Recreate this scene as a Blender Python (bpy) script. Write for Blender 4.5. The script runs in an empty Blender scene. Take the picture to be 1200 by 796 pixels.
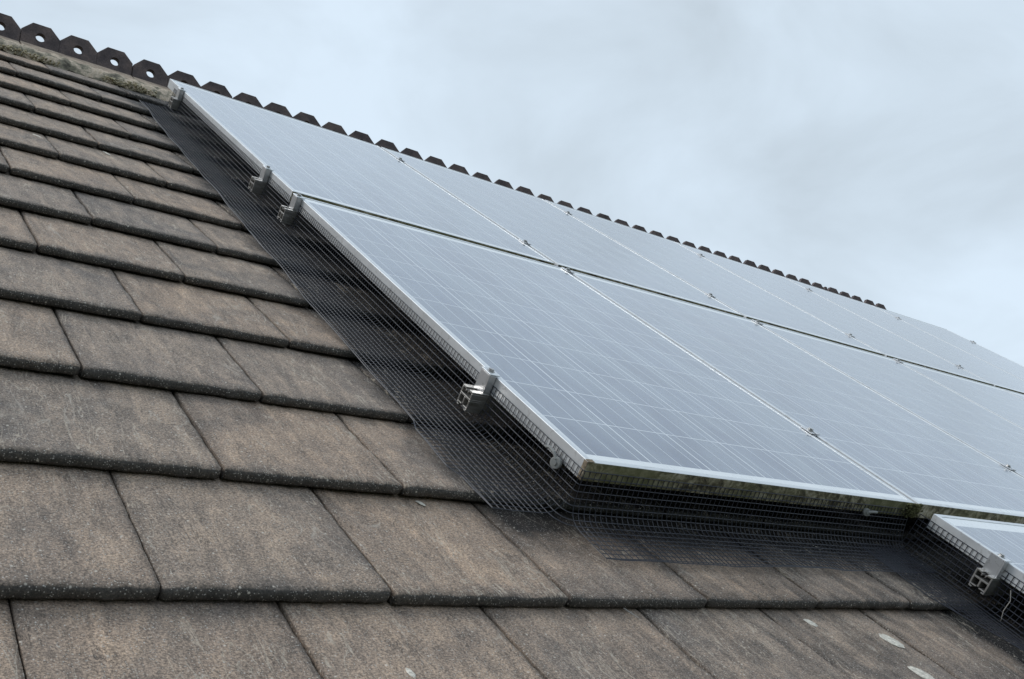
import bpy, math, random
import numpy as np
from mathutils import Vector, Matrix, noise

random.seed(7)
R = math.radians
scene = bpy.context.scene
COL = scene.collection

# ---------------------------------------------------------------- camera
PITCH = R(36.977)                       # roof pitch; roof axes: u along ridge, v up the slope, w out of it
CP, SP = math.cos(PITCH), math.sin(PITCH)
Z0 = 5.0                                 # height of the array's lower left corner above the ground
def RW(u, v, w):                         # roof coordinates -> world
    return Vector((u, v * CP - w * SP, v * SP + w * CP + Z0))
ROT = Matrix.Rotation(PITCH, 3, 'X')
cam_d = bpy.data.cameras.new('camera')
cam = bpy.data.objects.new('camera', cam_d); COL.objects.link(cam)
right = ROT @ Vector((0.79182466, -0.48791233, 0.36736259))
down = ROT @ Vector((0.16657666, -0.40616313, -0.89848969))
fwd = ROT @ Vector((0.58759334, 0.77264033, -0.24033517))
m = Matrix((right, -down, -fwd)).transposed().to_4x4()
m.translation = RW(-1.1158, -1.1420, 0.53816)
cam.matrix_world = m
cam_d.sensor_width = 36.0
cam_d.lens = 1161.79 / 1200 * 36
cam_d.clip_start = 0.05; cam_d.clip_end = 5000
scene.camera = cam

# ---------------------------------------------------------------- world + sun (overcast)
SUN_EL, SUN_AZ = R(48), R(-60)
world = bpy.data.worlds.new('World'); scene.world = world; world.use_nodes = True
nt = world.node_tree; nt.nodes.clear()
def N(nt, t, **kw):
    n = nt.nodes.new(t)
    for k, v in kw.items():
        if k.startswith('i_'):
            key = k[2:]
            key = int(key) if key.isdigit() else key.replace('_', ' ')
            n.inputs[key].default_value = v
        else: setattr(n, k, v)
    return n
sky = N(nt, 'ShaderNodeTexSky', sky_type='NISHITA', sun_disc=False, sun_elevation=SUN_EL, sun_rotation=SUN_AZ)
tc = N(nt, 'ShaderNodeTexCoord')
mp = N(nt, 'ShaderNodeMapping'); mp.inputs['Scale'].default_value = (1, 1, 1.9); mp.inputs['Location'].default_value = (3.1, .4, .7)
nt.links.new(tc.outputs['Generated'], mp.inputs[0])
n1 = N(nt, 'ShaderNodeTexNoise', i_Scale=3.3, i_Detail=6.0, i_Roughness=.52, i_Distortion=.4)
nt.links.new(mp.outputs[0], n1.inputs['Vector'])
cr = N(nt, 'ShaderNodeValToRGB')
cr.color_ramp.elements[0].position = .33; cr.color_ramp.elements[0].color = (4.2, 4.85, 5.4, 1)
cr.color_ramp.elements[1].position = .62; cr.color_ramp.elements[1].color = (5.4, 6.3, 7.15, 1)
nt.links.new(n1.outputs['Fac'], cr.inputs[0])
mx = N(nt, 'ShaderNodeMix', data_type='RGBA'); mx.inputs[0].default_value = .92
nt.links.new(sky.outputs[0], mx.inputs[6]); nt.links.new(cr.outputs[0], mx.inputs[7])
bg = N(nt, 'ShaderNodeBackground', i_Strength=.1)
nt.links.new(mx.outputs[2], bg.inputs[0])
out = N(nt, 'ShaderNodeOutputWorld'); nt.links.new(bg.outputs[0], out.inputs[0])
sun_d = bpy.data.lights.new('sun', 'SUN'); sun_d.energy = 1.2; sun_d.angle = R(25); sun_d.color = (1, .97, .92)
sun = bpy.data.objects.new('sun', sun_d); COL.objects.link(sun)
sd = Vector((math.cos(SUN_EL) * math.sin(SUN_AZ), math.cos(SUN_EL) * math.cos(SUN_AZ), math.sin(SUN_EL)))
sun.rotation_euler = sd.to_track_quat('Z', 'Y').to_euler()
vs = scene.view_settings
vs.view_transform = 'Standard'; vs.look = 'None'; vs.gamma = 1; vs.exposure = 0.5; vs.use_curve_mapping = False

# ---------------------------------------------------------------- helpers
def mesh(name, verts, faces, smooth=False, mats=(), midx=None, attrs=None):
    me = bpy.data.meshes.new(name)
    me.from_pydata([tuple(v) for v in verts], [], faces); me.update()
    for mt in mats: me.materials.append(mt)
    if midx is not None: me.polygons.foreach_set('material_index', midx)
    if smooth: me.polygons.foreach_set('use_smooth', [True] * len(me.polygons))
    for k, a in (attrs or {}).items():
        at = me.attributes.new(k, 'FLOAT', 'POINT'); at.data.foreach_set('value', a)
    return me
def obj(name, me, parent=None, loc=(0, 0, 0)):
    o = bpy.data.objects.new(name, me); COL.objects.link(o)
    if parent is not None: o.parent = parent; o.location = loc
    return o
def tag(o, label=None, cat=None, group=None, kind=None):
    if label: o['label'] = label
    if cat: o['category'] = cat
    if group: o['group'] = group
    if kind: o['kind'] = kind
    return o
def place(o, u, v, w):                   # puts a top-level thing on the roof, tilted with it
    o.location = RW(u, v, w); o.rotation_euler = (PITCH, 0, 0); return o
def empty(name, u, v, w):
    o = bpy.data.objects.new(name, None); COL.objects.link(o); o.empty_display_size = .05
    return place(o, u, v, w)
class MB:
    def __init__(s): s.v = []; s.f = []; s.m = []
    def add(s, vs, fs, m=0):
        b = len(s.v); s.v += [tuple(x) for x in vs]; s.f += [tuple(i + b for i in f) for f in fs]; s.m += [m] * len(fs)
    def box(s, x0, x1, y0, y1, z0, z1, m=0, bev=0):
        if bev <= 0:
            vs_ = [(x, y, z) for x in (x0, x1) for y in (y0, y1) for z in (z0, z1)]
            s.add(vs_, [(0, 1, 3, 2), (4, 6, 7, 5), (0, 4, 5, 1), (2, 3, 7, 6), (0, 2, 6, 4), (1, 5, 7, 3)], m)
            return
        b = bev; idx = {}; vs_ = []
        xs, ys, zs = (x0, x1), (y0, y1), (z0, z1)
        for i in (0, 1):
            for j in (0, 1):
                for k in (0, 1):
                    X, Y, Z = xs[i], ys[j], zs[k]; dx = b * (1 - 2 * i); dy = b * (1 - 2 * j); dz = b * (1 - 2 * k)
                    for a, p in enumerate(((X, Y + dy, Z + dz), (X + dx, Y, Z + dz), (X + dx, Y + dy, Z))):
                        idx[i, j, k, a] = len(vs_); vs_.append(p)
        fs = []
        I = lambda i, j, k, a: idx[i, j, k, a]
        for i in (0, 1): q = [I(i, 0, 0, 0), I(i, 1, 0, 0), I(i, 1, 1, 0), I(i, 0, 1, 0)]; fs.append(q if i else q[::-1])
        for j in (0, 1): q = [I(0, j, 0, 1), I(0, j, 1, 1), I(1, j, 1, 1), I(1, j, 0, 1)]; fs.append(q if j else q[::-1])
        for k in (0, 1): q = [I(0, 0, k, 2), I(1, 0, k, 2), I(1, 1, k, 2), I(0, 1, k, 2)]; fs.append(q if k else q[::-1])
        for j in (0, 1):
            for k in (0, 1): fs.append([I(0, j, k, 1), I(1, j, k, 1), I(1, j, k, 2), I(0, j, k, 2)])
        for i in (0, 1):
            for k in (0, 1): fs.append([I(i, 0, k, 0), I(i, 1, k, 0), I(i, 1, k, 2), I(i, 0, k, 2)])
        for i in (0, 1):
            for j in (0, 1): fs.append([I(i, j, 0, 0), I(i, j, 1, 0), I(i, j, 1, 1), I(i, j, 0, 1)])
        for i in (0, 1):
            for j in (0, 1):
                for k in (0, 1): fs.append([I(i, j, k, 0), I(i, j, k, 1), I(i, j, k, 2)])
        s.add(vs_, fs, m)
    def tube(s, pts, r, n=8, m=0, cap=True):
        pts = [Vector(p) for p in pts]; rings = []
        for i, p in enumerate(pts):
            d = (pts[min(i + 1, len(pts) - 1)] - pts[max(i - 1, 0)]).normalized()
            a = d.orthogonal().normalized() if i == 0 else (pa - d * pa.dot(d)).normalized()
            pa = a; b = d.cross(a); rr = r[i] if isinstance(r, (list, tuple)) else r
            rings.append([p + (a * math.cos(2 * math.pi * k / n) + b * math.sin(2 * math.pi * k / n)) * rr for k in range(n)])
        vs_ = [q for ring in rings for q in ring]
        fs = [(i * n + k, i * n + (k + 1) % n, (i + 1) * n + (k + 1) % n, (i + 1) * n + k) for i in range(len(pts) - 1) for k in range(n)]
        if cap: fs += [tuple(range(n))[::-1], tuple((len(pts) - 1) * n + k for k in range(n))]
        s.add(vs_, fs, m)
    def prism(s, poly, ax, a0, a1, m=0):      # poly in the two other axes, extruded along ax
        n = len(poly)
        def P(p, a):
            return {'x': (a, p[0], p[1]), 'y': (p[0], a, p[1]), 'z': (p[0], p[1], a)}[ax]
        s.add([P(p, a0) for p in poly] + [P(p, a1) for p in poly],
              [tuple(range(n))[::-1], tuple(range(n, 2 * n))] + [(i, (i + 1) % n, n + (i + 1) % n, n + i) for i in range(n)], m)
    def build(s, name, mats, parent=None, loc=(0, 0, 0), smooth=False):
        me = mesh(name, s.v, s.f, smooth, mats, s.m); me.validate()
        import bmesh
        b = bmesh.new(); b.from_mesh(me); bmesh.ops.recalc_face_normals(b, faces=b.faces); b.to_mesh(me); b.free()
        return obj(name, me, parent, loc)

# ---------------------------------------------------------------- materials
def mat(name):
    mt = bpy.data.materials.new(name); mt.use_nodes = True
    t = mt.node_tree; b = t.nodes['Principled BSDF']; return mt, t, b
def L(t, a, b): t.links.new(a, b)
def math_(t, op, a, b=None, c=None, clamp=False):
    n = t.nodes.new('ShaderNodeMath'); n.operation = op; n.use_clamp = clamp
    for i, x in enumerate((a, b, c)):
        if x is None: continue
        if isinstance(x, (int, float)): n.inputs[i].default_value = x
        else: t.links.new(x, n.inputs[i])
    return n.outputs[0]
def ramp(t, fac, stops):
    n = t.nodes.new('ShaderNodeValToRGB'); e = n.color_ramp.elements
    while len(e) > 1: e.remove(e[-1])
    e[0].position = stops[0][0]; e[0].color = (*stops[0][1], 1) if len(stops[0][1]) == 3 else stops[0][1]
    for p, c in stops[1:]:
        k = e.new(p); k.color = (*c, 1)
    t.links.new(fac, n.inputs[0]); return n.outputs[0]
def mixc(t, f, a, b, mode='MIX'):
    n = t.nodes.new('ShaderNodeMix'); n.data_type = 'RGBA'; n.blend_type = mode
    for i, x in ((0, f), (6, a), (7, b)):
        if isinstance(x, (int, float)): n.inputs[i].default_value = x
        elif isinstance(x, tuple): n.inputs[i].default_value = (*x, 1)
        else: t.links.new(x, n.inputs[i])
    return n.outputs[2]
def noise_(t, vec, scale, detail=4, rough=.5, dist=0):
    n = t.nodes.new('ShaderNodeTexNoise'); n.inputs['Scale'].default_value = scale; n.inputs['Detail'].default_value = detail
    n.inputs['Roughness'].default_value = rough; n.inputs['Distortion'].default_value = dist
    if vec is not None: t.links.new(vec, n.inputs['Vector'])
    return n.outputs['Fac']
def mapping(t, vec, rot=(0, 0, 0), scale=(1, 1, 1), loc=(0, 0, 0)):
    n = t.nodes.new('ShaderNodeMapping'); n.inputs['Rotation'].default_value = rot
    n.inputs['Scale'].default_value = scale; n.inputs['Location'].default_value = loc
    t.links.new(vec, n.inputs[0]); return n.outputs[0]
def bump(t, h, strength, dist, nrm=None):
    n = t.nodes.new('ShaderNodeBump'); n.inputs['Strength'].default_value = strength; n.inputs['Distance'].default_value = dist
    t.links.new(h, n.inputs['Height'])
    if nrm is not None: t.links.new(nrm, n.inputs['Normal'])
    return n.outputs[0]
def plain(name, col, rough=.5, metal=0, spec=.5):
    mt, t, b = mat(name)
    b.inputs['Base Color'].default_value = (*col, 1); b.inputs['Roughness'].default_value = rough
    b.inputs['Metallic'].default_value = metal; b.inputs['Specular IOR Level'].default_value = spec
    return mt, t, b

def tile_material():
    mt, t, b = mat('riven concrete tile')
    tcn = t.nodes.new('ShaderNodeTexCoord'); oi = t.nodes.new('ShaderNodeObjectInfo')
    off = t.nodes.new('ShaderNodeVectorMath'); off.operation = 'MULTIPLY_ADD'
    cmb = t.nodes.new('ShaderNodeCombineXYZ')
    L(t, oi.outputs['Random'], cmb.inputs[0]); L(t, math_(t, 'MULTIPLY', oi.outputs['Random'], 3.7), cmb.inputs[1]); L(t, math_(t, 'MULTIPLY', oi.outputs['Random'], -7.3), cmb.inputs[2])
    L(t, cmb.outputs[0], off.inputs[0]); off.inputs[1].default_value = (17, 17, 17); L(t, tcn.outputs['Object'], off.inputs[2])
    v = off.outputs[0]
    big = noise_(t, v, 4.6, 4, .6, .7)
    mid = noise_(t, v, 28, 4, .6)
    st = noise_(t, mapping(t, v, rot=(0, 0, R(28)), scale=(34, 6, 20)), 1.0, 4, .6, .8)
    grain = noise_(t, v, 330, 3, .75)
    c = ramp(t, big, [(.25, (.14, .126, .117)), (.42, (.225, .186, .156)), (.58, (.292, .234, .188)), (.80, (.345, .277, .222))])
    c = mixc(t, .75, c, ramp(t, st, [(.3, (.60, .61, .63)), (.5, (1, 1, 1)), (.72, (1.4, 1.36, 1.3))]), 'MULTIPLY')
    c = mixc(t, .6, c, ramp(t, mid, [(.28, (.66, .67, .70)), (.55, (1, 1, 1)), (.8, (1.25, 1.22, 1.16))]), 'MULTIPLY')
    c = mixc(t, .9, c, ramp(t, grain, [(.36, (.42, .42, .42)), (.5, (1, 1, 1)), (.64, (1.75, 1.7, 1.65))]), 'MULTIPLY')
    ck = noise_(t, mapping(t, v, rot=(0, 0, R(33)), scale=(30, 7, 12)), 1.0, 5, .65, 1.2)
    ckm = ramp(t, ck, [(.488, (0, 0, 0)), (.5, (1, 1, 1)), (.512, (0, 0, 0))])
    ckz = ramp(t, noise_(t, v, 9, 2, .5), [(.5, (0, 0, 0)), (.62, (1, 1, 1))])
    ckm = math_(t, 'MULTIPLY', ckm, ckz)
    c = mixc(t, math_(t, 'MULTIPLY', ckm, .55), c, (.03, .028, .026))
    tint = ramp(t, math_(t, 'FRACT', math_(t, 'MULTIPLY', oi.outputs['Random'], 7.77)), [(0, (.86, .86, .88)), (.35, (.98, .96, .94)), (.7, (1.07, 1.01, .96)), (1, (1.18, 1.09, 1.0))])
    c = mixc(t, 1.0, c, tint, 'MULTIPLY')
    # dirt and algae worn into the rim of each tile
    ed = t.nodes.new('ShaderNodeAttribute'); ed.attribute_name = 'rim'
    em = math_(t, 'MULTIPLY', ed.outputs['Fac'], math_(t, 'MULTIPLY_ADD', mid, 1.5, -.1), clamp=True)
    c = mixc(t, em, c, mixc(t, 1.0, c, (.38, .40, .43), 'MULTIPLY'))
    # shade under array and mesh painted into the colour, plus edge algae stain
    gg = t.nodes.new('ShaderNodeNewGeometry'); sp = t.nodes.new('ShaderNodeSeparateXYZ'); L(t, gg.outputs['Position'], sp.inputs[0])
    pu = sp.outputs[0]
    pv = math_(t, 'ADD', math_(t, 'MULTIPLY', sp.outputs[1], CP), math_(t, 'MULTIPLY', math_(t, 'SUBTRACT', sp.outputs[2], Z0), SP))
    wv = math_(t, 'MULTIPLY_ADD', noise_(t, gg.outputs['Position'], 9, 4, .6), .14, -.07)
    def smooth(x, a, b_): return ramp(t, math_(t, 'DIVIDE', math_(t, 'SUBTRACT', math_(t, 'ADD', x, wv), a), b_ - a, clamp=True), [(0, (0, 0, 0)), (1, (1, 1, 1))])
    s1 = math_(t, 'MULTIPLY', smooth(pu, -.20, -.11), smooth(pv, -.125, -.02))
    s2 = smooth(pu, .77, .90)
    damp_shade = math_(t, 'MAXIMUM', s1, s2)
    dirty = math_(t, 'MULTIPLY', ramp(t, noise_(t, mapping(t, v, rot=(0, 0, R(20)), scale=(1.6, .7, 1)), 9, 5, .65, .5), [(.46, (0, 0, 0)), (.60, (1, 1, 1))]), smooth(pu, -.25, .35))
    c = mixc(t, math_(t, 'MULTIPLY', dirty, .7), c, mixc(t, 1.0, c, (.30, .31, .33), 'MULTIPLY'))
    c = mixc(t, math_(t, 'MULTIPLY', damp_shade, .96), c, mixc(t, 1.0, c, (.05, .055, .07), 'MULTIPLY'))
    # pale scrape marks
    sc1 = noise_(t, mapping(t, v, rot=(0, 0, R(-24)), scale=(26, 5, 10)), 1.0, 3, .5, 1.6)
    scm = ramp(t, sc1, [(.486, (0, 0, 0)), (.5, (1, 1, 1)), (.514, (0, 0, 0))])
    scm2 = ramp(t, noise_(t, v, 5.5, 2, .5), [(.49, (0, 0, 0)), (.58, (1, 1, 1))])
    c = mixc(t, math_(t, 'MULTIPLY', math_(t, 'MULTIPLY', scm, scm2), math_(t, 'MULTIPLY', grain, 1.5)), c, (.48, .41, .33))
    cv = ramp(t, noise_(t, mapping(t, v, rot=(0, 0, R(15)), scale=(8, 3.2, 6), loc=(5, 2, 1)), 1.0, 2, .4, 2.2), [(.491, (0, 0, 0)), (.5, (1, 1, 1)), (.509, (0, 0, 0))])
    cz = ramp(t, noise_(t, v, 7, 2, .5), [(.50, (0, 0, 0)), (.60, (1, 1, 1))])
    c = mixc(t, math_(t, 'MULTIPLY', math_(t, 'MULTIPLY', cv, cz), math_(t, 'MULTIPLY', grain, 1.0)), c, (.46, .41, .35))
    # black weathered nose
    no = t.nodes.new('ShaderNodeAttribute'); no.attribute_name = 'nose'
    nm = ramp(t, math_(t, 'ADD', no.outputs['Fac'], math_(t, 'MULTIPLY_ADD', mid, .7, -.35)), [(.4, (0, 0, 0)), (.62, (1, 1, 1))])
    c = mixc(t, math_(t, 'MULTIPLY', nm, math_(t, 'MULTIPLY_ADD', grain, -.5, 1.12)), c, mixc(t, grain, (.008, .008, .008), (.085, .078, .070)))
    # pale aggregate grains
    for sc_, thr, col, amt in ((330, .17, (.44, .41, .37), .85), (190, .10, (.5, .48, .45), .85), (95, .08, (.58, .53, .46), .85)):
        vo = t.nodes.new('ShaderNodeTexVoronoi'); vo.inputs['Scale'].default_value = sc_; L(t, v, vo.inputs['Vector'])
        sp = ramp(t, vo.outputs['Distance'], [(thr, (1, 1, 1)), (thr + .13, (0, 0, 0))])
        sel = math_(t, 'GREATER_THAN', t.nodes.new('ShaderNodeSeparateColor').outputs[0], .5)
        sepn = sel.node.inputs[0].links[0].from_node; L(t, vo.outputs['Color'], sepn.inputs[0])
        L(t, sepn.outputs[0], sel.node.inputs[0]); sel.node.inputs[1].default_value = {330: .5, 190: .72, 95: .8}[sc_]
        c = mixc(t, math_(t, 'MULTIPLY', math_(t, 'MULTIPLY', sp, sel), amt), c, col)
    L(t, c, b.inputs['Base Color'])
    b.inputs['Roughness'].default_value = .78; b.inputs['Specular IOR Level'].default_value = .45
    n = bump(t, grain, .9, .0018)
    n = bump(t, st, .7, .006, n)
    n = bump(t, mid, .6, .004, n)
    n = bump(t, math_(t, 'SUBTRACT', 1.0, ckm), .6, .0015, n)
    L(t, n, b.inputs['Normal'])
    return mt
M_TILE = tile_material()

def alu(name, col, rough, dirt=0.0):
    mt, t, b = mat(name)
    g = t.nodes.new('ShaderNodeNewGeometry')
    n = noise_(t, g.outputs['Position'], 14, 4, .6); f = noise_(t, g.outputs['Position'], 300, 2, .6)
    c = mixc(t, n, tuple(x * (1 - dirt) for x in col), col)
    sm = ramp(t, noise_(t, mapping(t, g.outputs['Position'], scale=(1, 3, 3)), 22, 5, .7, .6), [(.56, (0, 0, 0)), (.66, (1, 1, 1))])
    c = mixc(t, math_(t, 'MULTIPLY', sm, dirt * 2.2), c, (.20, .19, .16))
    L(t, c, b.inputs['Base Color']); b.inputs['Metallic'].default_value = .75
    L(t, math_(t, 'MULTIPLY_ADD', n, .2, rough - .1), b.inputs['Roughness'])
    L(t, bump(t, f, .03, .0005), b.inputs['Normal'])
    return mt
M_ALU = alu('anodised aluminium', (.76, .78, .80), .42, .14)
M_RAIL = alu('mill finish aluminium', (.5, .48, .46), .33, .45)
M_CLAMP = alu('weathered clamp aluminium', (.72, .73, .75), .3, .25)

def algae_alu():
    mt, t, b = mat('algae stained aluminium')
    g = t.nodes.new('ShaderNodeNewGeometry'); p = g.outputs['Position']
    n = noise_(t, p, 42, 6, .7, .6); f = noise_(t, p, 160, 4, .7); big = noise_(t, p, 5, 2, .5)
    c = ramp(t, n, [(.36, (.04, .036, .027)), (.46, (.14, .125, .08)), (.53, (.30, .275, .20)), (.65, (.50, .47, .40))])
    c = mixc(t, .8, c, ramp(t, f, [(.3, (.45, .45, .42)), (.6, (1.2, 1.2, 1.1))]), 'MULTIPLY')
    c = mixc(t, ramp(t, big, [(.45, (0, 0, 0)), (.62, (.7, .7, .7))]), c, (.15, .155, .07))
    L(t, c, b.inputs['Base Color']); b.inputs['Roughness'].default_value = .8; b.inputs['Metallic'].default_value = .1
    L(t, bump(t, f, .6, .002), b.inputs['Normal'])
    return mt
M_ALGAE = algae_alu()

def cell_material():
    mt, t, b = mat('photovoltaic glass')
    tcn = t.nodes.new('ShaderNodeTexCoord'); oi = t.nodes.new('ShaderNodeObjectInfo')
    sx = t.nodes.new('ShaderNodeSeparateXYZ'); L(t, tcn.outputs['UV'], sx.inputs[0])   # uv = cell units
    U, V = sx.outputs[0], sx.outputs[1]
    fu = math_(t, 'FRACT', U); fv = math_(t, 'FRACT', V)
    def dist_to(f, c): return math_(t, 'ABSOLUTE', math_(t, 'SUBTRACT', f, c))
    def line(d, w0, w1):
        return ramp(t, d, [(w0, (1, 1, 1)), (w1, (0, 0, 0))])
    eu = math_(t, 'MINIMUM', fu, math_(t, 'SUBTRACT', 1.0, fu)); ev = math_(t, 'MINIMUM', fv, math_(t, 'SUBTRACT', 1.0, fv))
    inside = math_(t, 'MULTIPLY', math_(t, 'MULTIPLY', math_(t, 'GREATER_THAN', U, 0.0), math_(t, 'LESS_THAN', U, 6.0)),
                   math_(t, 'MULTIPLY', math_(t, 'GREATER_THAN', V, 0.0), math_(t, 'LESS_THAN', V, 10.0)))
    gap = math_(t, 'MAXIMUM', line(eu, .009, .012), line(ev, .006, .009))
    bus = math_(t, 'MAXIMUM', line(dist_to(fu, 1 / 6), .0045, .007), math_(t, 'MAXIMUM', line(dist_to(fu, .5), .0045, .007), line(dist_to(fu, 5 / 6), .0045, .007)))
    # slightly different blue for each cell, crystalline mottling
    wn = t.nodes.new('ShaderNodeTexWhiteNoise'); wn.noise_dimensions = '3D'
    cb = t.nodes.new('ShaderNodeCombineXYZ'); L(t, math_(t, 'FLOOR', U), cb.inputs[0]); L(t, math_(t, 'FLOOR', V), cb.inputs[1]); L(t, oi.outputs['Random'], cb.inputs[2])
    L(t, cb.outputs[0], wn.inputs['Vector'])
    cell = mixc(t, wn.outputs['Value'], (.024, .043, .102), (.040, .064, .134))
    vo = t.nodes.new('ShaderNodeTexVoronoi'); vo.inputs['Scale'].default_value = 90; L(t, tcn.outputs['Object'], vo.inputs['Vector'])
    sv = t.nodes.new('ShaderNodeSeparateColor'); L(t, vo.outputs['Color'], sv.inputs[0])
    cell = mixc(t, .35, cell, ramp(t, sv.outputs[0], [(0, (.6, .65, .7)), (1, (1.3, 1.3, 1.35))]), 'MULTIPLY')
    c = mixc(t, bus, cell, (.52, .56, .61))
    c = mixc(t, gap, c, (.66, .69, .72))
    c = mixc(t, inside, (.72, .74, .75), c)
    # thin rain dust film
    gp = t.nodes.new('ShaderNodeNewGeometry')
    dn = noise_(t, mapping(t, tcn.outputs['Object'], rot=(0, 0, R(12)), scale=(5, 1.6, 1)), 1.6, 6, .62, .6)
    fine = noise_(t, mapping(t, tcn.outputs['Object'], rot=(0, 0, R(20)), scale=(60, 12, 1)), 1.0, 4, .6)
    film = ramp(t, dn, [(.36, (.02, .02, .02)), (.70, (.36, .36, .36))])
    c = mixc(t, math_(t, 'MULTIPLY', film, math_(t, 'MULTIPLY_ADD', fine, .8, .6)), c, (.42, .49, .53))
    L(t, c, b.inputs['Base Color'])
    L(t, math_(t, 'MULTIPLY_ADD', dn, .2, .16), b.inputs['Roughness'])
    b.inputs['IOR'].default_value = 1.6
    b.inputs['Coat Weight'].default_value = .88; b.inputs['Coat IOR'].default_value = 1.55
    L(t, math_(t, 'MULTIPLY_ADD', dn, .14, .02), b.inputs['Coat Roughness'])
    L(t, bump(t, fine, .04, .001), b.inputs['Normal'])
    return mt
M_CELL = cell_material()
M_BACK, _, _ = plain('backsheet', (.12, .12, .12), .7)
M_DARK, _, _ = plain('roof underlay', (.03, .03, .03), .9)
M_BOLT = alu('stainless bolt', (.5, .5, .5), .35, .3)
M_CLIPP, _, _ = plain('grey plastic clip', (.20, .205, .20), .55)

def wire_material():
    mt, t, b = mat('coated mesh wire')
    g = t.nodes.new('ShaderNodeNewGeometry'); n = noise_(t, g.outputs['Position'], 60, 3, .6)
    L(t, mixc(t, n, (.009, .011, .018), (.028, .031, .046)), b.inputs['Base Color'])
    b.inputs['Roughness'].default_value = .42; b.inputs['Specular IOR Level'].default_value = .45
    return mt
M_WIRE = wire_material()

def stone(name, stops, scale, fine=200, rough=.88, bmp=.002):
    mt, t, b = mat(name)
    g = t.nodes.new('ShaderNodeNewGeometry'); p = g.outputs['Position']
    n = noise_(t, p, scale, 5, .62, .3); f = noise_(t, p, fine, 3, .7)
    c = ramp(t, n, stops); c = mixc(t, .7, c, ramp(t, f, [(.32, (.6, .6, .6)), (.66, (1.3, 1.3, 1.3))]), 'MULTIPLY')
    L(t, c, b.inputs['Base Color']); b.inputs['Roughness'].default_value = rough; b.inputs['Specular IOR Level'].default_value = .3
    L(t, bump(t, f, .6, bmp, bump(t, n, .5, bmp * 3)), b.inputs['Normal'])
    return mt
M_CREST = stone('dark fired ridge crest', [(.3, (.060, .050, .054)), (.5, (.100, .080, .080)), (.7, (.16, .12, .11))], 14)
M_WING = stone('lichened ridge tile', [(.3, (.22, .17, .135)), (.5, (.38, .30, .235)), (.7, (.52, .43, .33))], 18)
M_MORTAR = stone('mossy mortar', [(.3, (.07, .062, .05)), (.45, (.22, .20, .15)), (.58, (.52, .43, .34)), (.72, (.38, .31, .22))], 22)
M_MOSS = stone('moss', [(.3, (.13, .11, .065)), (.5, (.34, .295, .19)), (.7, (.58, .53, .40))], 60)
M_MOSSG = stone('green frame moss', [(.3, (.04, .042, .018)), (.55, (.10, .10, .045)), (.75, (.19, .18, .09))], 60)
M_DROP = stone('dried bird dropping', [(.3, (.42, .39, .34)), (.6, (.68, .64, .56))], 120)
M_DEBRIS, _, _ = plain('pale twig', (.30, .28, .26), .8)
M_GRASS = stone('lawn', [(.3, (.03, .045, .02)), (.6, (.06, .08, .035))], .6, 20)
M_BRICK = stone('brick', [(.3, (.16, .08, .055)), (.6, (.26, .13, .09))], 2, 60)

# ---------------------------------------------------------------- ground
o = obj('ground', mesh('ground', [(-900, -900, 0), (900, -900, 0), (900, 900, 0), (-900, 900, 0)], [(0, 1, 2, 3)], mats=[M_GRASS]))
tag(o, 'lawn far below the roof', None, kind='structure')

# ---------------------------------------------------------------- tiled roof
TW, TG, TU0, TV0, TH = .2972, .2847, -.7337, -.2246, -.110
TL, TT = .355, .019
DROP = .0235
roof = empty('tiled_roof', 0, 0, 0)
tag(roof, 'weathered brown grey tiled roof slope beneath the solar panels, up to its crested ridge', 'roof')

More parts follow.
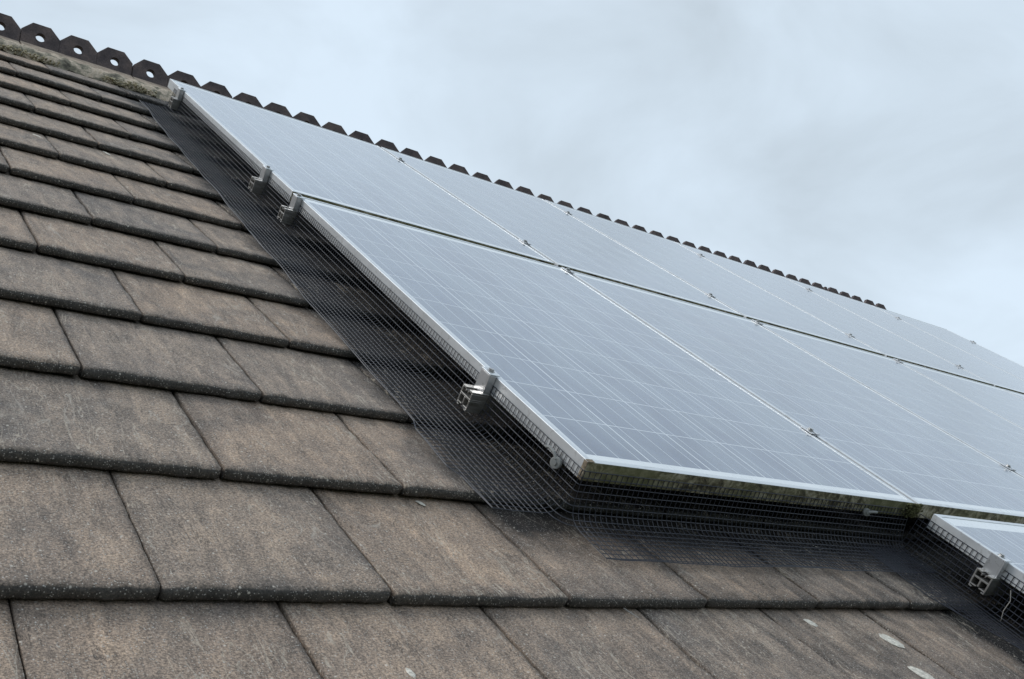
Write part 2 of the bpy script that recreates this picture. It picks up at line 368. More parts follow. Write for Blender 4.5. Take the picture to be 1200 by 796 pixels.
def tile_mesh(seed, nx, ny):
    w = TW - .0048
    rnd = random.Random(seed); o1 = Vector((rnd.uniform(0, 50), rnd.uniform(0, 50), rnd.uniform(0, 50)))
    prof = [(TL - (TL - .010) * j / ny, 0.0, 0.0) for j in range(ny + 1)]
    prof += [(.0055, -.0009, .25), (.0022, -.0030, .6), (.0004, -.0065, .9), (0, -.0105, 1), (.0004, -.0145, 1), (.002, -.0178, 1), (.006, -TT, 1), (.04, -TT - .0005, 1)]
    xs = [0, 0] + [w * i / nx for i in range(nx + 1)] + [w, w]
    vs_, rim, nose = [], [], []
    for (s, z, nn) in prof:
        for i, x in enumerate(xs):
            side = i in (0, len(xs) - 1); edge = i in (1, len(xs) - 2)
            p = Vector((x, s, z))
            q = p * 9 + o1
            e = min(x, w - x)
            h = noise.fractal(Vector((q.x * 1.6 + q.y * .7, q.y * .8 - q.x * .3, q.z)), .9, 2.1, 5) * .0014
            h += (abs(noise.fractal(Vector((q.x * 3.2 + q.y * 1.5, q.y * 1.0 - q.x * .5, q.z + 9)), .8, 2.1, 4)) - .2) * -.0022
            h += noise.fractal(p * 90 + o1, .8, 2, 3) * .00035
            chip = max(0, noise.noise(Vector((x * 24, 5, 0)) + o1) - .28) * .016 * max(0, noise.noise(Vector((x * 90, 1, 0)) + o1) + .6)
            rz = -.0016 * max(0, 1 - e / .004) ** 2
            on = noise.fractal(Vector((x * 30, 0, 0)) + o1, .9, 2, 4) * .0013
            nose_rough = (noise.noise(p * 170 + o1) * .0013 + noise.noise(p * 70 + o1) * .0012) * (nn > .1)
            cx = .0035 * nn * max(0, 1 - e / .008) ** 2          # rounded corners at the nose
            Y = s + on * (1 if nn > 0 else max(0, 1 - s / .03)) + nose_rough + cx + chip * (nn < .95) * max(0, 1 - s / .02)
            Z = z - chip * .5 * (nn < .9) * max(0, 1 - s / .012) - s * DROP / TG + h * (1 if nn < .5 else .4) + rz * (nn < .8)
            if side and z > -.017: Z = -.017 - s * DROP / TG
            elif edge: Z -= .0004
            vs_.append((x, Y, Z))
            de = min(e, s if s > 0 else 0)
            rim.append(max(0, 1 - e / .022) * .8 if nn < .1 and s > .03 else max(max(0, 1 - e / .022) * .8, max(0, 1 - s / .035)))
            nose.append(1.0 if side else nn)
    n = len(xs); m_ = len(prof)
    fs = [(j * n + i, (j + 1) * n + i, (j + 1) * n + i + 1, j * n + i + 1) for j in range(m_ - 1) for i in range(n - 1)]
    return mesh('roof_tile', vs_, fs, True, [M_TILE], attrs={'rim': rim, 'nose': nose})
VARS = [tile_mesh(100 + i, 54, 60) for i in range(9)]
LOW = tile_mesh(5, 4, 3)
from bpy_extras.object_utils import world_to_camera_view
bpy.context.view_layer.update()
def seen(u0, u1, v0, v1):
    for a in (0, .25, .5, .75, 1):
        for c in (0, .25, .5, .75, 1):
            u = u0 + (u1 - u0) * a; v = v0 + (v1 - v0) * c
            p = world_to_camera_view(scene, cam, RW(u, v, TH))
            if p.z > 0 and -.01 < p.x < 1.01 and -.02 < p.y < 1.02:
                under = u > .12 and v > .12 or (u > 1.12 and v > -1.2) # hidden below the panels
                if not under: return True
    return False
lowv = np.array([x.co[:] for x in LOW.vertices]); lowf = [tuple(p.vertices) for p in LOW.polygons]
lr = [0.0] * len(LOW.vertices); ln = [0.0] * len(LOW.vertices)
LOW.attributes['rim'].data.foreach_get('value', lr); LOW.attributes['nose'].data.foreach_get('value', ln)
fv, ff, fr, fn = [], [], [], []
ntile = 0
r2 = random.Random(3)
for r in range(-10, 13):
    off = .5 if r % 2 else 0
    k = -18
    while True:
        u0 = TU0 + (k + off) * TW + .0024
        if u0 > 6.0: break
        v0 = TV0 + r * TG
        jz = r2.gauss(0, .0007); ju = r2.gauss(0, .0007); jv = r2.gauss(0, .0012); jr = r2.gauss(0, .0016)
        if seen(u0, u0 + TW, v0, v0 + TG):
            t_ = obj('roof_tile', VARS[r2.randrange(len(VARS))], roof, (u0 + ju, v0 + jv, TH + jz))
            t_.rotation_euler = (0, 0, jr); ntile += 1
        else:
            b0 = len(fv)
            fv += [tuple(x) for x in (lowv + np.array((u0 + ju, v0 + jv, TH + jz - .0012)))]
            ff += [tuple(i + b0 for i in f) for f in lowf]; fr += lr; fn += ln
        k += 1
print('tiles in view', ntile)
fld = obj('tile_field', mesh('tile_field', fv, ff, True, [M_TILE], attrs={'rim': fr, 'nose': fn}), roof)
fld['kind'] = 'stuff'
U_L, U_R = -6.2, 6.1
b = MB(); b.box(U_L, U_R, -3.1, 3.60, TH - .085, TH - .052); b.build('underlay', [M_DARK], roof)

# ridge: crested tiles of three combs each
RV = 3.600                                   # v of the ridge line on the tile plane
CPI = .1551; CU0 = -.438
def sag(u):
    xs = [(-9, 0), (.1, 0), (.4, -.008), (1.2, -.014), (2.2, -.024), (3.0, -.029), (4.0, -.022), (5.0, -.018), (9, -.014)]
    for (a, ya), (c, yc) in zip(xs, xs[1:]):
        if a <= u <= c: return ya + (yc - ya) * (u - a) / (c - a)
    return 0
def ridge_tile(u0, ncomb, parent, pitch=CPI, cut=1.0):
    W = pitch * ncomb * cut
    # local frame of the roof root: build in world-vertical terms and convert
    def loc(x, y, z):                        # x along, y horizontal away over the ridge, z up; origin on ridge line
        y += jy; z += (x - um) * jt
        return Vector((x, RV + y * CP + z * SP, TH - y * SP + z * CP))
    jr_ = random.Random(int(u0 * 1000)); um = u0 + W / 2; dz = sag(um) + jr_.gauss(0, .0022); jy = jr_.gauss(0, .004); jt = jr_.gauss(0, .006)
    body = MB()
    # two wings with thickness, apex at z = .018
    wl, th, az = .178, .014, .020 + dz
    sec = []
    for sgn in (-1, 1):
        sec.append((sgn, wl))
    cr_, sr_ = CP, SP
    prof = [(-wl * cr_, az - wl * sr_), (-.012, az - .006), (0, az), (.012, az - .006), (wl * cr_, az - wl * sr_),
            (wl * cr_ - .004, az - wl * sr_ - th), (0, az - th * 1.2), (-wl * cr_ + .004, az - wl * sr_ - th)]
    n = 18; g = .0025
    vs_ = []
    for i in range(n + 1):
        x = u0 + g + (W - 2 * g) * i / n
        for j, (y, z) in enumerate(prof):
            q = Vector((x * 14, y * 14, z * 14))
            e = noise.fractal(q, .8, 2, 4) * .0022
            vs_.append(loc(x, y + e, z + e))
    m_ = len(prof)
    fs = [(i * m_ + j, (i + 1) * m_ + j, (i + 1) * m_ + (j + 1) % m_, i * m_ + (j + 1) % m_) for i in range(n) for j in range(m_)]
    fs += [tuple(range(m_)), tuple(n * m_ + j for j in range(m_))[::-1]]
    body.add(vs_, fs)
    rt = body.build('ridge_tile', [M_WING], parent)
    if ncomb == 0: return rt
    # crest: octagonal combs pierced by round holes
    c = MB(); T = .013
    zb, zv, zt = .004 + dz, .074 + dz, .117 + dz
    for k in range(max(1, int(math.ceil(ncomb)))):
        a = u0 + k * pitch; wd = pitch * min(1, cut)
        if k == 0: a += .0012
        wd_ = wd - (.0012 if k in (0, ncomb - 1) else 0)
        f = 1.0 if cut == 1 else .8
        top = zv + (zt - zv) * f
        outer = [(a, zb), (a + wd_, zb), (a + wd_, zv if cut == 1 else zv - .01), (a + wd_ - wd * .265, top), (a + wd * .265, top), (a, zv if cut == 1 else zv - .01)]
        hole_r = .0198 if cut == 1 else 0
        cx, cz = a + wd / 2, .057 + dz
        NN = 30
        if hole_r:
            # ring between hole and outline
            def hit(ang):
                d = Vector((math.cos(ang), math.sin(ang))); best = 9
                for i in range(len(outer)):
                    p, q = Vector(outer[i]), Vector(outer[(i + 1) % len(outer)])
                    e = q - p; den = d.x * e.y - d.y * e.x
                    if abs(den) < 1e-9: continue
                    w_ = p - Vector((cx, cz)); tt = (w_.x * e.y - w_.y * e.x) / den; ss = (w_.x * d.y - w_.y * d.x) / den
                    if tt > 0 and -1e-6 <= ss <= 1 + 1e-6: best = min(best, tt)
                return (cx + d.x * best, cz + d.y * best)
            angs = sorted([2 * math.pi * i / NN for i in range(NN)] + [math.atan2(p[1] - cz, p[0] - cx) % (2 * math.pi) for p in outer])
            angs = [x for i, x in enumerate(angs) if i == 0 or x - angs[i - 1] > 1e-3]
            na = len(angs); V_ = []
            for y in (-T, T):
                br = .0022
                for ang in angs: V_.append(loc(cx + hole_r * math.cos(ang), y, cz + hole_r * math.sin(ang)))
                for ang in angs:
                    px, pz = hit(ang); dd = Vector((px - cx, pz - cz)); ln_ = dd.length; px2, pz2 = cx + dd.x * (1 - br / ln_), cz + dd.y * (1 - br / ln_)
                    V_.append(loc(px2, y, pz2))
                for ang in angs:
                    px, pz = hit(ang); V_.append(loc(px, y * (1 - .17), pz))
            F_ = []
            B = 3 * na
            for i in range(na):
                j = (i + 1) % na
                F_ += [(i, j, na + j, na + i), (B + i, B + na + i, B + na + j, B + j), (i, B + i, B + j, j),
                       (na + i, na + j, 2 * na + j, 2 * na + i), (B + na + i, B + 2 * na + i, B + 2 * na + j, B + na + j),
                       (2 * na + i, 2 * na + j, B + 2 * na + j, B + 2 * na + i)]
            c.add(V_, F_)
        else:
            n_ = len(outer)
            c.add([loc(x, -T, z) for x, z in outer] + [loc(x, T, z) for x, z in outer],
                  [tuple(range(n_)), tuple(range(n_, 2 * n_))[::-1]] + [(i, (i + 1) % n_, n_ + (i + 1) % n_, n_ + i) for i in range(n_)])
    c.build('crest', [M_CREST], rt)
    return rt
start = CU0 - CPI / 2
for i in range(-6, 12): ridge_tile(start + i * 3 * CPI, 3, roof)
e1 = start + 36 * CPI
x = ridge_tile(e1, 1, roof, cut=.30); x['label'] = 'short cut piece of crested ridge tile'
e1 += .30 * CPI
ridge_tile(e1, 3, roof); ridge_tile(e1 + 3 * CPI, 2, roof)

# mortar bed under the near side of the ridge tiles, mossy
mb = MB(); nseg = 420; vs_ = []; ring = 7
for i in range(nseg + 1):
    u = -2.3 + 2.75 * i / nseg
    for j in range(ring):
        a = j / (ring - 1)
        v = 3.392 + a * .075; w = TH - .020 + .058 * (1 - (1 - a) ** 2.6) * .62 + .004
        q = Vector((u * 26, a * 3, 0))
        e = noise.fractal(q, .7, 2.1, 5)
        vs_.append((u, v + e * .010 * (1 - a), w + e * .006))
mb.add(vs_, [(i * ring + j, i * ring + j + 1, (i + 1) * ring + j + 1, (i + 1) * ring + j) for i in range(nseg) for j in range(ring - 1)])
mb.build('mortar_bed', [M_MORTAR], roof, smooth=True)
# rear slope, walls
mb = MB()
def wl_(y, z): return (RV * 1.0 * 0 + y, z)
RY, RZ = RW(0, RV, TH).y, RW(0, RV, TH).z
EY, EZ = RW(0, -3.1, TH).y, RW(0, -3.1, TH).z
def toroof(x, y, z):
    d = Vector((x, y, z - Z0)); return (x, d.y * CP + d.z * SP, -d.y * SP + d.z * CP)
dyr = RY - EY
rear = [toroof(U_L, RY, RZ - .03), toroof(U_R, RY, RZ - .03), toroof(U_R, RY + dyr, EZ - .03), toroof(U_L, RY + dyr, EZ - .03)]
rear2 = [toroof(U_L, RY, RZ - .09), toroof(U_R, RY, RZ - .09), toroof(U_R, RY + dyr, EZ - .09), toroof(U_L, RY + dyr, EZ - .09)]
mb.add(rear + rear2, [(0, 1, 2, 3), (4, 7, 6, 5), (0, 4, 5, 1), (1, 5, 6, 2), (2, 6, 7, 3), (3, 7, 4, 0)])
mb.build('rear_slope', [stone('rear slope tiles', [(.3, (.07, .065, .06)), (.6, (.15, .13, .11))], 5)], roof)
mb = MB()
ya, yb = EY + .35, RY + dyr - .35
sl = (RZ - EZ) / dyr
top = lambda y: EZ + (dyr - abs(y - RY)) * sl - .16
poly = [(ya, 0), (yb, 0), (yb, top(yb)), (RY, top(RY)), (ya, top(ya))]
for xa, xb in ((U_L + .15, U_L + .4), (U_R - .4, U_R - .15)):
    V_ = [toroof(xa, *p) for p in poly] + [toroof(xb, *p) for p in poly]
    mb.add(V_, [(4, 3, 2, 1, 0), (5, 6, 7, 8, 9)] + [(i, (i + 1) % 5, 5 + (i + 1) % 5, 5 + i) for i in range(5)])
for y0, y1 in ((ya, ya + .25), (yb - .25, yb)):
    zt = min(top(y0), top(y1)) - .02
    V_ = [toroof(x, y, z) for x in (U_L + .401, U_R - .401) for y in (y0, y1) for z in (0, zt)]
    mb.add(V_, [(0, 1, 3, 2), (4, 6, 7, 5), (0, 4, 5, 1), (2, 3, 7, 6), (0, 2, 6, 4), (1, 5, 7, 3)])
mb.build('wall', [M_BRICK], roof)

# ---------------------------------------------------------------- solar panels
PU, PW = 1.010, .993
def panel_meshes(H):
    lip, dep, tk = .0115, .036, .0016
    fr = MB()
    # frame bars: outer wall + top lip, mitred; front bar (v=0) stained outside
    def bar(p0, p1, inn, mat_out):           # p0->p1 outer edge in the plane, inn = inward unit
        p0, p1, inn = Vector(p0), Vector(p1), Vector(inn); d = (p1 - p0).normalized()
        def P(along0, off, z): return (p0 + d * along0 + inn * off).to_3d() + Vector((0, 0, z))
        Ln = (p1 - p0).length; c = .0008
        sec = [(0, -dep), (0, -c), (c, 0), (lip, 0), (lip, -tk * 1.2), (.0022, -.004), (.0022, -dep + .002), (.026, -dep + .002), (.026, -dep)]
        V_ = []
        for e in (0, 1):
            for off, z in sec: V_.append(P(off if e == 0 else Ln - off, off, z))
        k = len(sec)
        for i in range(k):
            j = (i + 1) % k
            fr.add([V_[i], V_[j], V_[k + j], V_[k + i]], [(0, 1, 2, 3)], mat_out if i == 0 else 0)
    bar((0, 0), (PW, 0), (0, 1), 1); bar((PW, 0), (PW, H), (-1, 0), 0); bar((PW, H), (0, H), (0, -1), 0); bar((0, H), (0, 0), (1, 0), 0)
    fm = mesh('frame', fr.v, fr.f, False, [M_ALU, M_ALGAE], fr.m)
    lip2 = lip - .002; z = -.0009
    nx, ny = 2, 2
    gv = [(lip2, lip2, z), (PW - lip2, lip2, z), (PW - lip2, H - lip2, z), (lip2, H - lip2, z)]
    gm = mesh('glass', gv, [(0, 1, 2, 3)], False, [M_CELL])
    uv = gm.uv_layers.new(name='UVMap')
    vp = (H - .075) / 10
    for li, vi in zip(range(4), gm.polygons[0].vertices):
        x, y, _ = gv[vi]; uv.data[li].uv = ((x - .0155) / .1608, (y - .030) / vp)
    bm_ = mesh('backsheet', [(lip2, lip2, -.006), (PW - lip2, lip2, -.006), (PW - lip2, H - lip2, -.006), (lip2, H - lip2, -.006)], [(3, 2, 1, 0)], False, [M_BACK])
    return fm, gm, bm_
LOWH, UPH = 1.527, 1.612
PM = {'lower': panel_meshes(LOWH), 'upper': panel_meshes(UPH)}
ORD = ['first', 'second', 'third', 'fourth', 'fifth', 'sixth']
def panel(kind, u, v, w, label):
    p = empty('solar_panel', u, v, w); tag(p, label, 'solar panel', 'solar panels on the roof')
    for me in PM[kind]: obj(me.name.split('.')[0], me, p)
    return p
VU = 1.568
up_l = ['leftmost solar panel of the upper row, its end beside the ridge tiles with open holes',
        'second solar panel from the left in the upper row, under the ridge',
        'third solar panel from the left in the upper row',
        'fourth solar panel from the left in the upper row',
        'fifth solar panel from the left in the upper row, where the ridge crests end',
        'last solar panel of the upper row, its right edge against the sky']
lo_l = ['large near solar panel with mossy lower frame, leftmost of the middle row',
        'second solar panel from the left in the middle row, above the low corner panel',
        'third solar panel from the left in the middle row',
        'fourth solar panel from the left in the middle row',
        'fifth solar panel from the left in the middle row, at the right photo edge',
        'sixth solar panel of the middle row']
for i in range(6): panel('upper', i * PU, VU, 0, up_l[i])
for i in range(5):
    pn = panel('lower', i * PU, 0, 0, lo_l[i])
    if i == 0:
        mb = MB(); mb.box(-.0009, -.0001, .0002, .0105, -.0355, -.0012); mb.box(-.0009, .0145, -.0009, .009, .0003, .0007)
        cp_ = mb.build('corner_patch', [stone('rusty corner tape', [(.3, (.10, .075, .05)), (.6, (.26, .21, .15)), (.75, (.36, .32, .26))], 90)], pn); cp_['label'] = 'brown stained patch on the frame corner'
T3 = 1.008
panel('lower', T3, -.043 - LOWH, 0, 'low solar panel at the bottom right corner, only its upper left end showing')

# ---------------------------------------------------------------- rails
def rail_section(mb, u0, u1):                # slotted extrusion, section in v (x below) and w
    t_ = .0028
    bars = [(-.020, -.006, -.0040, 0), (.006, .020, -.0040, 0), (-.020, -.0162, -.015, -.0040), (.0162, .020, -.015, -.0040),
            (-.020, .020, -.0190, -.015), (-.020, -.0160, -.034, -.0190), (.0160, .020, -.034, -.0190), (-.002, .002, -.034, -.0190),
            (-.019, -.0035, -.0368, -.034), (.0035, .019, -.0368, -.034), (-.019, -.0162, -.042, -.0368), (.0162, .019, -.042, -.0368),
            (-.006, -.0032, -.009, -.0040), (.0032, .006, -.009, -.0040), (-.0162, -.011, -.042, -.0392), (.011, .0162, -.042, -.0392)]
    for a, c, z0, z1 in bars: mb.box(u0, u1, a, c, z0, z1, bev=.0005)
RAILS = [('topmost aluminium mounting rail, ending at the left panel edge beside the ridge mortar', -.034, 6.06, 2.939),
         ('aluminium mounting rail poking out just above the gap between upper and middle rows', -.040, 6.06, 1.7945),
         ('aluminium mounting rail poking out just below the gap between upper and middle rows', -.040, 5.06, 1.499),
         ('aluminium mounting rail end poking through the mesh lower down the near panel', -.042, 5.06, .341),
         ('bright aluminium mounting rail end under the low corner panel at the right', T3 - .034, 2.02, -.218)]
for lab, a, c, v in RAILS:
    mb = MB(); rail_section(mb, 0, c - a)
    o = mb.build('mounting_rail', [M_RAIL]); place(o, a, v, -.0375); tag(o, lab, 'mounting rail', 'mounting rails under the panels')

# end clamps at the left edges
def hexbolt(mb, x, y, z, r, h, m=0):
    mb.prism([(x + r * math.cos(R(60 * i + 15)), y + r * math.sin(R(60 * i + 15))) for i in range(6)], 'z', z, z + h, m)
    mb.tube([(x, y, z - .003), (x, y, z + .0008)], r * 1.5, 16, m)
def end_clamp(u, v, lab, big=1.0):
    e = empty('end_clamp', u, v, 0); tag(e, lab, 'end clamp', 'end clamps at the left panel edges')
    mb = MB(); hl = .0175 * big
    mb.box(-.0175, -.0008, -hl, -hl + .004, -.040, .0018, bev=.0006)          # lower cheek
    mb.box(-.0175, -.0150, -hl + .004, hl, -.040, .0018, bev=.0006)            # outer cheek
    mb.box(-.0150, -.0008, hl - .004, hl, -.040, .0018, bev=.0006)
    mb.build('body', [M_CLAMP], e)
    mb = MB(); mb.box(-.0185, .007, -hl - .0005, hl + .0005, .0022, .0052, bev=.0008); mb.build('top_plate', [M_ALU], e)
    mb = MB(); hexbolt(mb, -.0065, 0, .0054, .0056, .005); mb.build('bolt', [M_BOLT], e)
end_clamp(0, 2.939, 'end clamp at the top left corner of the upper row, beside the ridge mortar')
end_clamp(0, 1.7945, 'end clamp on the left edge of the upper row, just above the row gap')
end_clamp(0, 1.499, 'end clamp on the left edge of the near panel, just below the row gap')
end_clamp(0, .341, 'end clamp halfway down the left edge of the near panel')
end_clamp(T3, -.218, 'end clamp on the left edge of the low corner panel at the right')

# mid clamps on the seams between columns
mbm = MB(); 
for s_ in (-1, 1): mbm.box(min(s_ * .0035, s_ * .0165), max(s_ * .0035, s_ * .0165), -.020, .020, .0014, .0042, bev=.0006)
mbm.box(-.0035, .0035, -.020, .020, -.004, -.0015)
for s_ in (-1, 1): mbm.box(min(s_ * .0035, s_ * .0058), max(s_ * .0035, s_ * .0058), -.020, .020, -.004, .0014)
proto_p = mbm.build('plate', [M_CLAMP]); 
mbb = MB(); hexbolt(mbb, 0, 0, .0046, .0065, .005); proto_b = mbb.build('bolt', [M_BOLT])
def mid_clamp(u, v, lab, first=[True]):
    e = empty('mid_clamp', u, v, 0); tag(e, lab, 'mid clamp', 'mid clamps on the seams between panels')
    for p_ in (proto_p, proto_b):
        c = p_ if first[0] else p_.copy()
        if not first[0]: COL.objects.link(c)
        c.parent = e
    first[0] = False
rowname = [(2.939, 'upper rail of the upper row', 6), (1.7945, 'lower rail of the upper row', 5), (1.499, 'upper rail of the middle row', 4), (.341, 'lower rail of the middle row', 3)]
for v, nm, n in rowname:
    for i in range(1, n):
        mid_clamp(i * PU - .007, v, 'mid clamp between %s and %s panels, on the %s' % (ORD[i - 1], ORD[i], nm))
# right end clamp of the upper row
mbm = MB(); mbm.box(-.010, .018, -.02, .02, .0012, .0045, bev=.0006); mbm.box(.0012, .018, -.02, .02, -.036, .0012)
e = empty('end_clamp', 5 * PU + PW, 2.939, 0); tag(e, 'tiny end clamp on the far right edge of the upper row against the sky', 'end clamp')
mbm.build('body', [M_CLAMP], e); mbb = MB(); hexbolt(mbb, .006, 0, .0047, .0062, .005); mbb.build('bolt', [M_BOLT], e)

# ---------------------------------------------------------------- bird mesh
PITCHW = .0127; WR = .00090
def arc_profile(flare):                      # (outward distance, w) down the frame then out over the tiles
    pts = [(.0016, -.0175), (.0026, -.040), (.006, -.066), (.012, -.088), (.020, -.0985), (.032, -.1045), (.052, -.1065), (flare, -.1065)]
    d = [0]
    for a, c in zip(pts, pts[1:]): d.append(d[-1] + math.hypot(c[0] - a[0], c[1] - a[1]))
    def at(s):
        for i in range(len(pts) - 1):
            if s <= d[i + 1] or i == len(pts) - 2:
                f = (s - d[i]) / (d[i + 1] - d[i]); return (pts[i][0] + (pts[i + 1][0] - pts[i][0]) * f, pts[i][1] + (pts[i + 1][1] - pts[i][1]) * f)
    return at, d[-1]
def strand(V_, F_, pts, r, up):
    b0 = len(V_); n = len(pts)
    for i, p in enumerate(pts):
        d = (pts[min(i + 1, n - 1)] - pts[max(i - 1, 0)]).normalized()
        a = d.cross(up); a = a.normalized() if a.length > 1e-6 else d.orthogonal().normalized(); c = a.cross(d)
        for s1, s2 in ((1, 0), (0, 1), (-1, 0), (0, -1)):
            V_.append(tuple(p + a * (s1 * r) + c * (s2 * r)))
    for i in range(n - 1):
        for k in range(4):
            F_.append((b0 + i * 4 + k, b0 + i * 4 + (k + 1) % 4, b0 + (i + 1) * 4 + (k + 1) % 4, b0 + (i + 1) * 4 + k))
def bird_mesh(label, length, flare_fn, pos, lead=0.0, wob=1.0, seed=0, step=.05, tail=0.0, corner=False):
    """pos(t, d, w) -> roof point; t runs along the panel edge, d outward from it."""
    at, S = arc_profile(max(flare_fn(x * length / 40) for x in range(41)))
    V_, F_ = [], []
    def pt(t, s):
        d, w = at(s)
        n1_ = noise.noise(Vector((t * 3.1, s * 9, seed))); n2_ = noise.noise(Vector((t * 11, s * 16, seed + 9)))
        k = min(1, max(0, (s - .02) / .06))
        d2 = d + wob * k * (n1_ * .006 + n2_ * .0022)
        fl = max(0, (s - .12) / (S - .12))
        w2 = w + wob * (k * .0008 * n2_ + fl * (.0075 * abs(n1_) + .0030 * n2_))
        tt = t + wob * k * .0015 * n2_
        return Vector(pos(tt, d2, w2))
    def smax(t):
        f = flare_fn(t); lo, hi = 0, S
        for _ in range(20):
            mid = (lo + hi) / 2
            if at(mid)[0] < f: lo = mid
            else: hi = mid
        return lo
    ns = int(S / PITCHW) + 1
    for i in range(ns):
        s = i * PITCHW
        run = []
        t = lead
        if corner and s < .105:
            d0 = pt(0, s)
            dd, ww = -d0.y, d0.z
            run = [Vector((-dd * math.cos(a_), .004 * (1 - i_ / 4) - dd * math.sin(a_), ww)) for i_, a_ in enumerate((0, .4, .8, 1.2))]
        while t <= length + tail + 1e-6:
            if s <= smax(t) + 1e-6 or s < .09: run.append(pt(t, s))
            else:
                if len(run) > 1: strand(V_, F_, run, WR, Vector((0, 0, 1)))
                run = []
            t += step
        if len(run) > 1: strand(V_, F_, run, WR, Vector((0, 0, 1)))
    strand(V_, F_, [pt(t_, smax(t_)) for t_ in [lead + (length + tail - lead) * q / 90 for q in range(91)]], WR * 1.35, Vector((0, 0, 1)))
    nt_ = int((length - lead) / PITCHW)
    for j in range(nt_ + 1):
        t = lead + j * PITCHW; sm = smax(t); k = max(6, int(sm / .0127))
        strand(V_, F_, [pt(t, sm * q / k) for q in range(k + 1)], WR, Vector((0, 0, 1)) if False else Vector(pos(1, 0, 0)) - Vector(pos(0, 0, 0)))
    me = mesh('bird_mesh', V_, F_, False, [M_WIRE])
    o = obj('bird_mesh', me); place(o, 0, 0, 0)
    tag(o, label, 'wire mesh', 'wire bird mesh skirts round the panels')
    return o
def left_flare(t):
    f = .144 + .012 * math.sin(t * 1.7 + .5) + .012 * noise.noise(Vector((t * 4, 0, 3))) + (.012 if .12 < t < .30 else 0)
    if t > 2.6: f -= (t - 2.6) * .045
    
    return f
bird_mesh('long dark wire bird mesh running down the left edge of both panel rows', 3.068, left_flare, lambda t, d, w: (-d, t, w), lead=.004, seed=1)
def front_flare(t): return .126 + .004 * math.sin(t * 5)
bird_mesh('dark wire bird mesh under the mossy lower frame of the near panel', .992, front_flare, lambda t, d, w: (t, -d, w), lead=.001, seed=5, step=.03, corner=True)
def right_flare(t): return .170 + .006 * math.sin(t * 9 + 1) - .075 * max(0, min(1, (t - .16) / .2))
bird_mesh('dark wire bird mesh down the left edge of the low corner panel at the right', 1.2, right_flare, lambda t, d, w: (T3 - d, -.047 - t, w), lead=-.03, seed=9, step=.04)

# mesh clips
def mesh_clip(label, loc_, arm, axis, disc_r):
    e = empty('mesh_clip', *loc_); tag(e, label, 'clip', 'mesh clips on the frame edge')
    d = Vector(axis).normalized()
    mb = MB(); c = Vector((0, 0, 0))
    n = 20; mb.tube([c - d * .0035, c - d * .0028, c + d * .0028, c + d * .0035], [disc_r * .85, disc_r, disc_r, disc_r * .85], n)
    mb.tube([c + d * .0034, c + d * .0062], disc_r * .38, 12)
    mb.build('washer', [M_CLIPP], e, smooth=False)
    mb = MB(); mb.tube([Vector(p) for p in arm], .0030, 8); mb.build('arm', [M_CLIPP], e)
mesh_clip('round grey mesh clip on the frame side near the near panel corner', (-.010, .062, -.039), [(-.002, .001, .006), (-.003, .012, .014), (-.004, .026, .016), (-.006, .034, .013)], (-1, -.35, .1), .0108)
mesh_clip('small pale mesh clip on the mossy lower frame close to its right end', (.817, -.009, -.032), [(0, -.004, .002), (.008, -.008, .006), (.020, -.010, .007)], (-.5, -1, .2), .0085)

# ---------------------------------------------------------------- small things
def splat(name, label, cat, u, v, a, c, rot, th, m_, seed, group=None):
    s = ((v - TV0) / TG) % 1 * TG
    w = TH - DROP * s / TG
    V_, F_ = [], []; n = 36; rings = 5
    for k in range(rings + 1):
        q = k / rings
        for i in range(n):
            an = 2 * math.pi * i / n
            rr = q * (1 + .15 * noise.fractal(Vector((math.cos(an) * 1.8, math.sin(an) * 1.8, seed)), .7, 2, 5))
            x, y = rr * a * math.cos(an), rr * c * math.sin(an)
            x, y = x * math.cos(rot) - y * math.sin(rot), x * math.sin(rot) + y * math.cos(rot)
            h = th * (1 - q ** 4) + noise.noise(Vector((x * 200, y * 200, seed))) * th * .35 * (1 - q)
            V_.append((x, y, h - .0008 * (q > .9) - y * DROP / TG))
    for k in range(rings):
        for i in range(n):
            j = (i + 1) % n; F_.append((k * n + i, (k + 1) * n + i, (k + 1) * n + j, k * n + j))
    o = obj(name, mesh(name, V_, F_, True, [m_])); place(o, u, v, w + .0006); tag(o, label, cat, group); return o
splat('bird_dropping', 'large pale dried dropping on a tile at the lower right', 'dropping', .5627, -.3173, .0245, .0165, R(114), .0007, M_DROP, 1, 'dried droppings on the tiles')
splat('bird_dropping', 'pale dried dropping cut by the bottom photo edge at the right', 'dropping', .513, -.414, .024, .016, R(114), .0007, M_DROP, 2, 'dried droppings on the tiles')
splat('bird_dropping', 'small faint dried dropping left of the large one, close below a tile edge', 'dropping', .3968, -.2595, .0135, .0085, R(118), .0007, M_DROP, 3, 'dried droppings on the tiles')
splat('bird_dropping', 'pale speck of dropping on a bottom row tile left of centre', 'dropping', -.476, -.362, .011, .005, R(100), .0012, M_DROP, 4, 'dried droppings on the tiles')
splat('bird_dropping', 'thin whitish streak on a small tile near the left photo edge', 'dropping', -.6140, 1.990, .022, .0055, R(120), .0012, M_DROP, 14, 'dried droppings on the tiles')
splat('bird_dropping', 'whitish smear on an upper tile left of the mesh', 'dropping', -.4145, 2.020, .026, .0050, R(104), .0012, M_DROP, 15, 'dried droppings on the tiles')
splat('bird_dropping', 'tiny white fleck just below a tile edge in the second lowest full row', 'dropping', -.2555, .0490, .010, .0035, R(120), .0012, M_DROP, 16, 'dried droppings on the tiles')
def stick(name, label, pts, r):
    mb = MB(); mb.tube(pts, r, 7); o = mb.build(name, [M_DEBRIS]); place(o, 0, 0, 0); tag(o, label, 'twig'); return o
stick('twig', 'tiny pale straw lying just below a tile edge at bottom centre', [(-.028, -.2265, -.1285), (-.023, -.238, -.1285), (-.017, -.2510, -.1275)], [.0010, .0013, .0006])
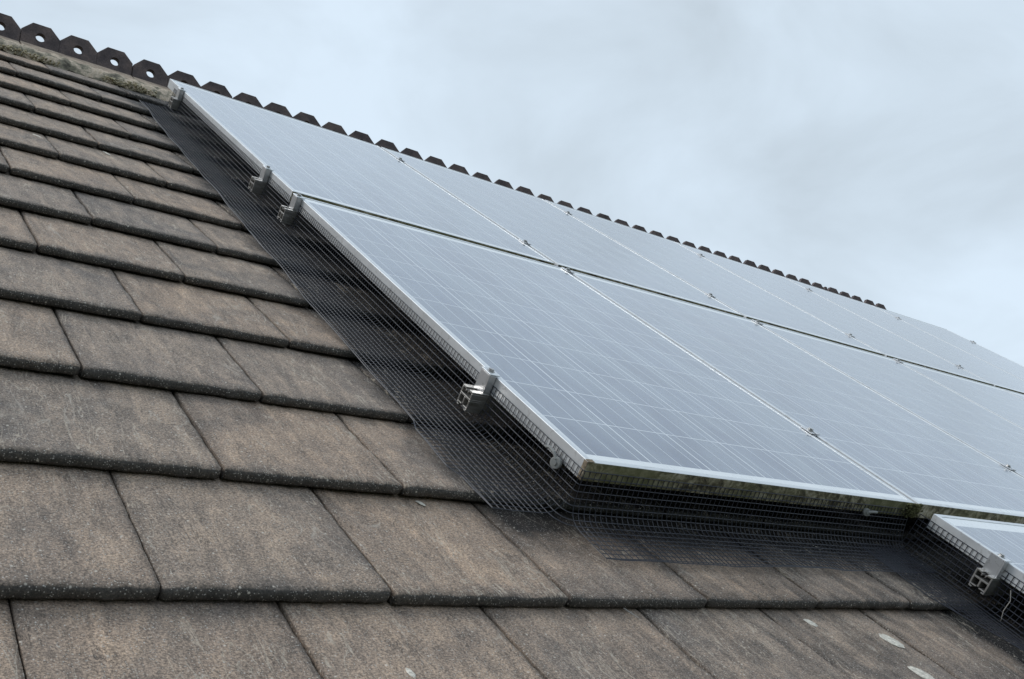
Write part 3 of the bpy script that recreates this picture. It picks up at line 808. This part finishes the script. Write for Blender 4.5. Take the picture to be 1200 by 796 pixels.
stick('twig', 'thin pale stalk caught in the mesh below the low corner panel', [(.955, -.2873, -.0316), (.957, -.296, -.0511), (.952, -.296, -.075), (.952, -.3014, -.0961)], [.0009, .0008, .0008, .0005])
o = splat('leaf_scrap', 'tiny pale scrap of leaf lying on the mesh under the near panel', 'leaf', .709, -.0055, .009, .0035, R(140), .0006, M_DROP, 7)
# moss clumps along the ridge mortar
mv, mf = [], []
rm = random.Random(11)
for _ in range(1700):
    u = rm.uniform(-1.0, .02)
    dens = noise.noise(Vector((u * 5.5, 0, 8.3))) + .35 * noise.noise(Vector((u * 19, 3, 1)))
    if dens < rm.uniform(-.15, .45): continue
    v = 3.395 + abs(rm.gauss(0, .018)) - .008; w = TH - .014 + rm.uniform(0, .020) * (1 + max(0, dens))
    s = rm.uniform(.0020, .0065)
    b0 = len(mv); c = Vector((u, v, w))
    for d in ((1, 0, 0), (-1, 0, 0), (0, 1, 0), (0, -1, 0), (0, 0, 1), (0, 0, -1)):
        mv.append(tuple(c + Vector(d) * s * rm.uniform(.6, 1.4) + Vector((rm.uniform(-1, 1), rm.uniform(-1, 1), rm.uniform(-1, 1))) * s * .3))
    mf += [tuple(b0 + i for i in f) for f in ((0, 2, 4), (2, 1, 4), (1, 3, 4), (3, 0, 4), (2, 0, 5), (1, 2, 5), (3, 1, 5), (0, 3, 5))]
o = obj('moss', mesh('moss', mv, mf, True, [M_MOSS])); place(o, 0, 0, 0); tag(o, 'yellow green moss growing on the mortar below the ridge tiles', 'moss', kind='stuff')
# moss at the near panel's lower right frame corner
mv, mf = [], []
for _ in range(260):
    c = Vector((.992 + rm.gauss(0, .012), -.003 - rm.random() * .006, -rm.random() * .034)); s = rm.uniform(.0015, .0042); b0 = len(mv)
    for d in ((1, 0, 0), (-1, 0, 0), (0, 1, 0), (0, -1, 0), (0, 0, 1), (0, 0, -1)):
        mv.append(tuple(c + Vector(d) * s * rm.uniform(.5, 1.5)))
    mf += [tuple(b0 + i for i in f) for f in ((0, 2, 4), (2, 1, 4), (1, 3, 4), (3, 0, 4), (2, 0, 5), (1, 2, 5), (3, 1, 5), (0, 3, 5))]
o = obj('moss', mesh('moss', mv, mf, True, [M_MOSSG])); place(o, 0, 0, 0); tag(o, 'green moss clump in the frame corner where three panels meet', 'moss', kind='stuff')
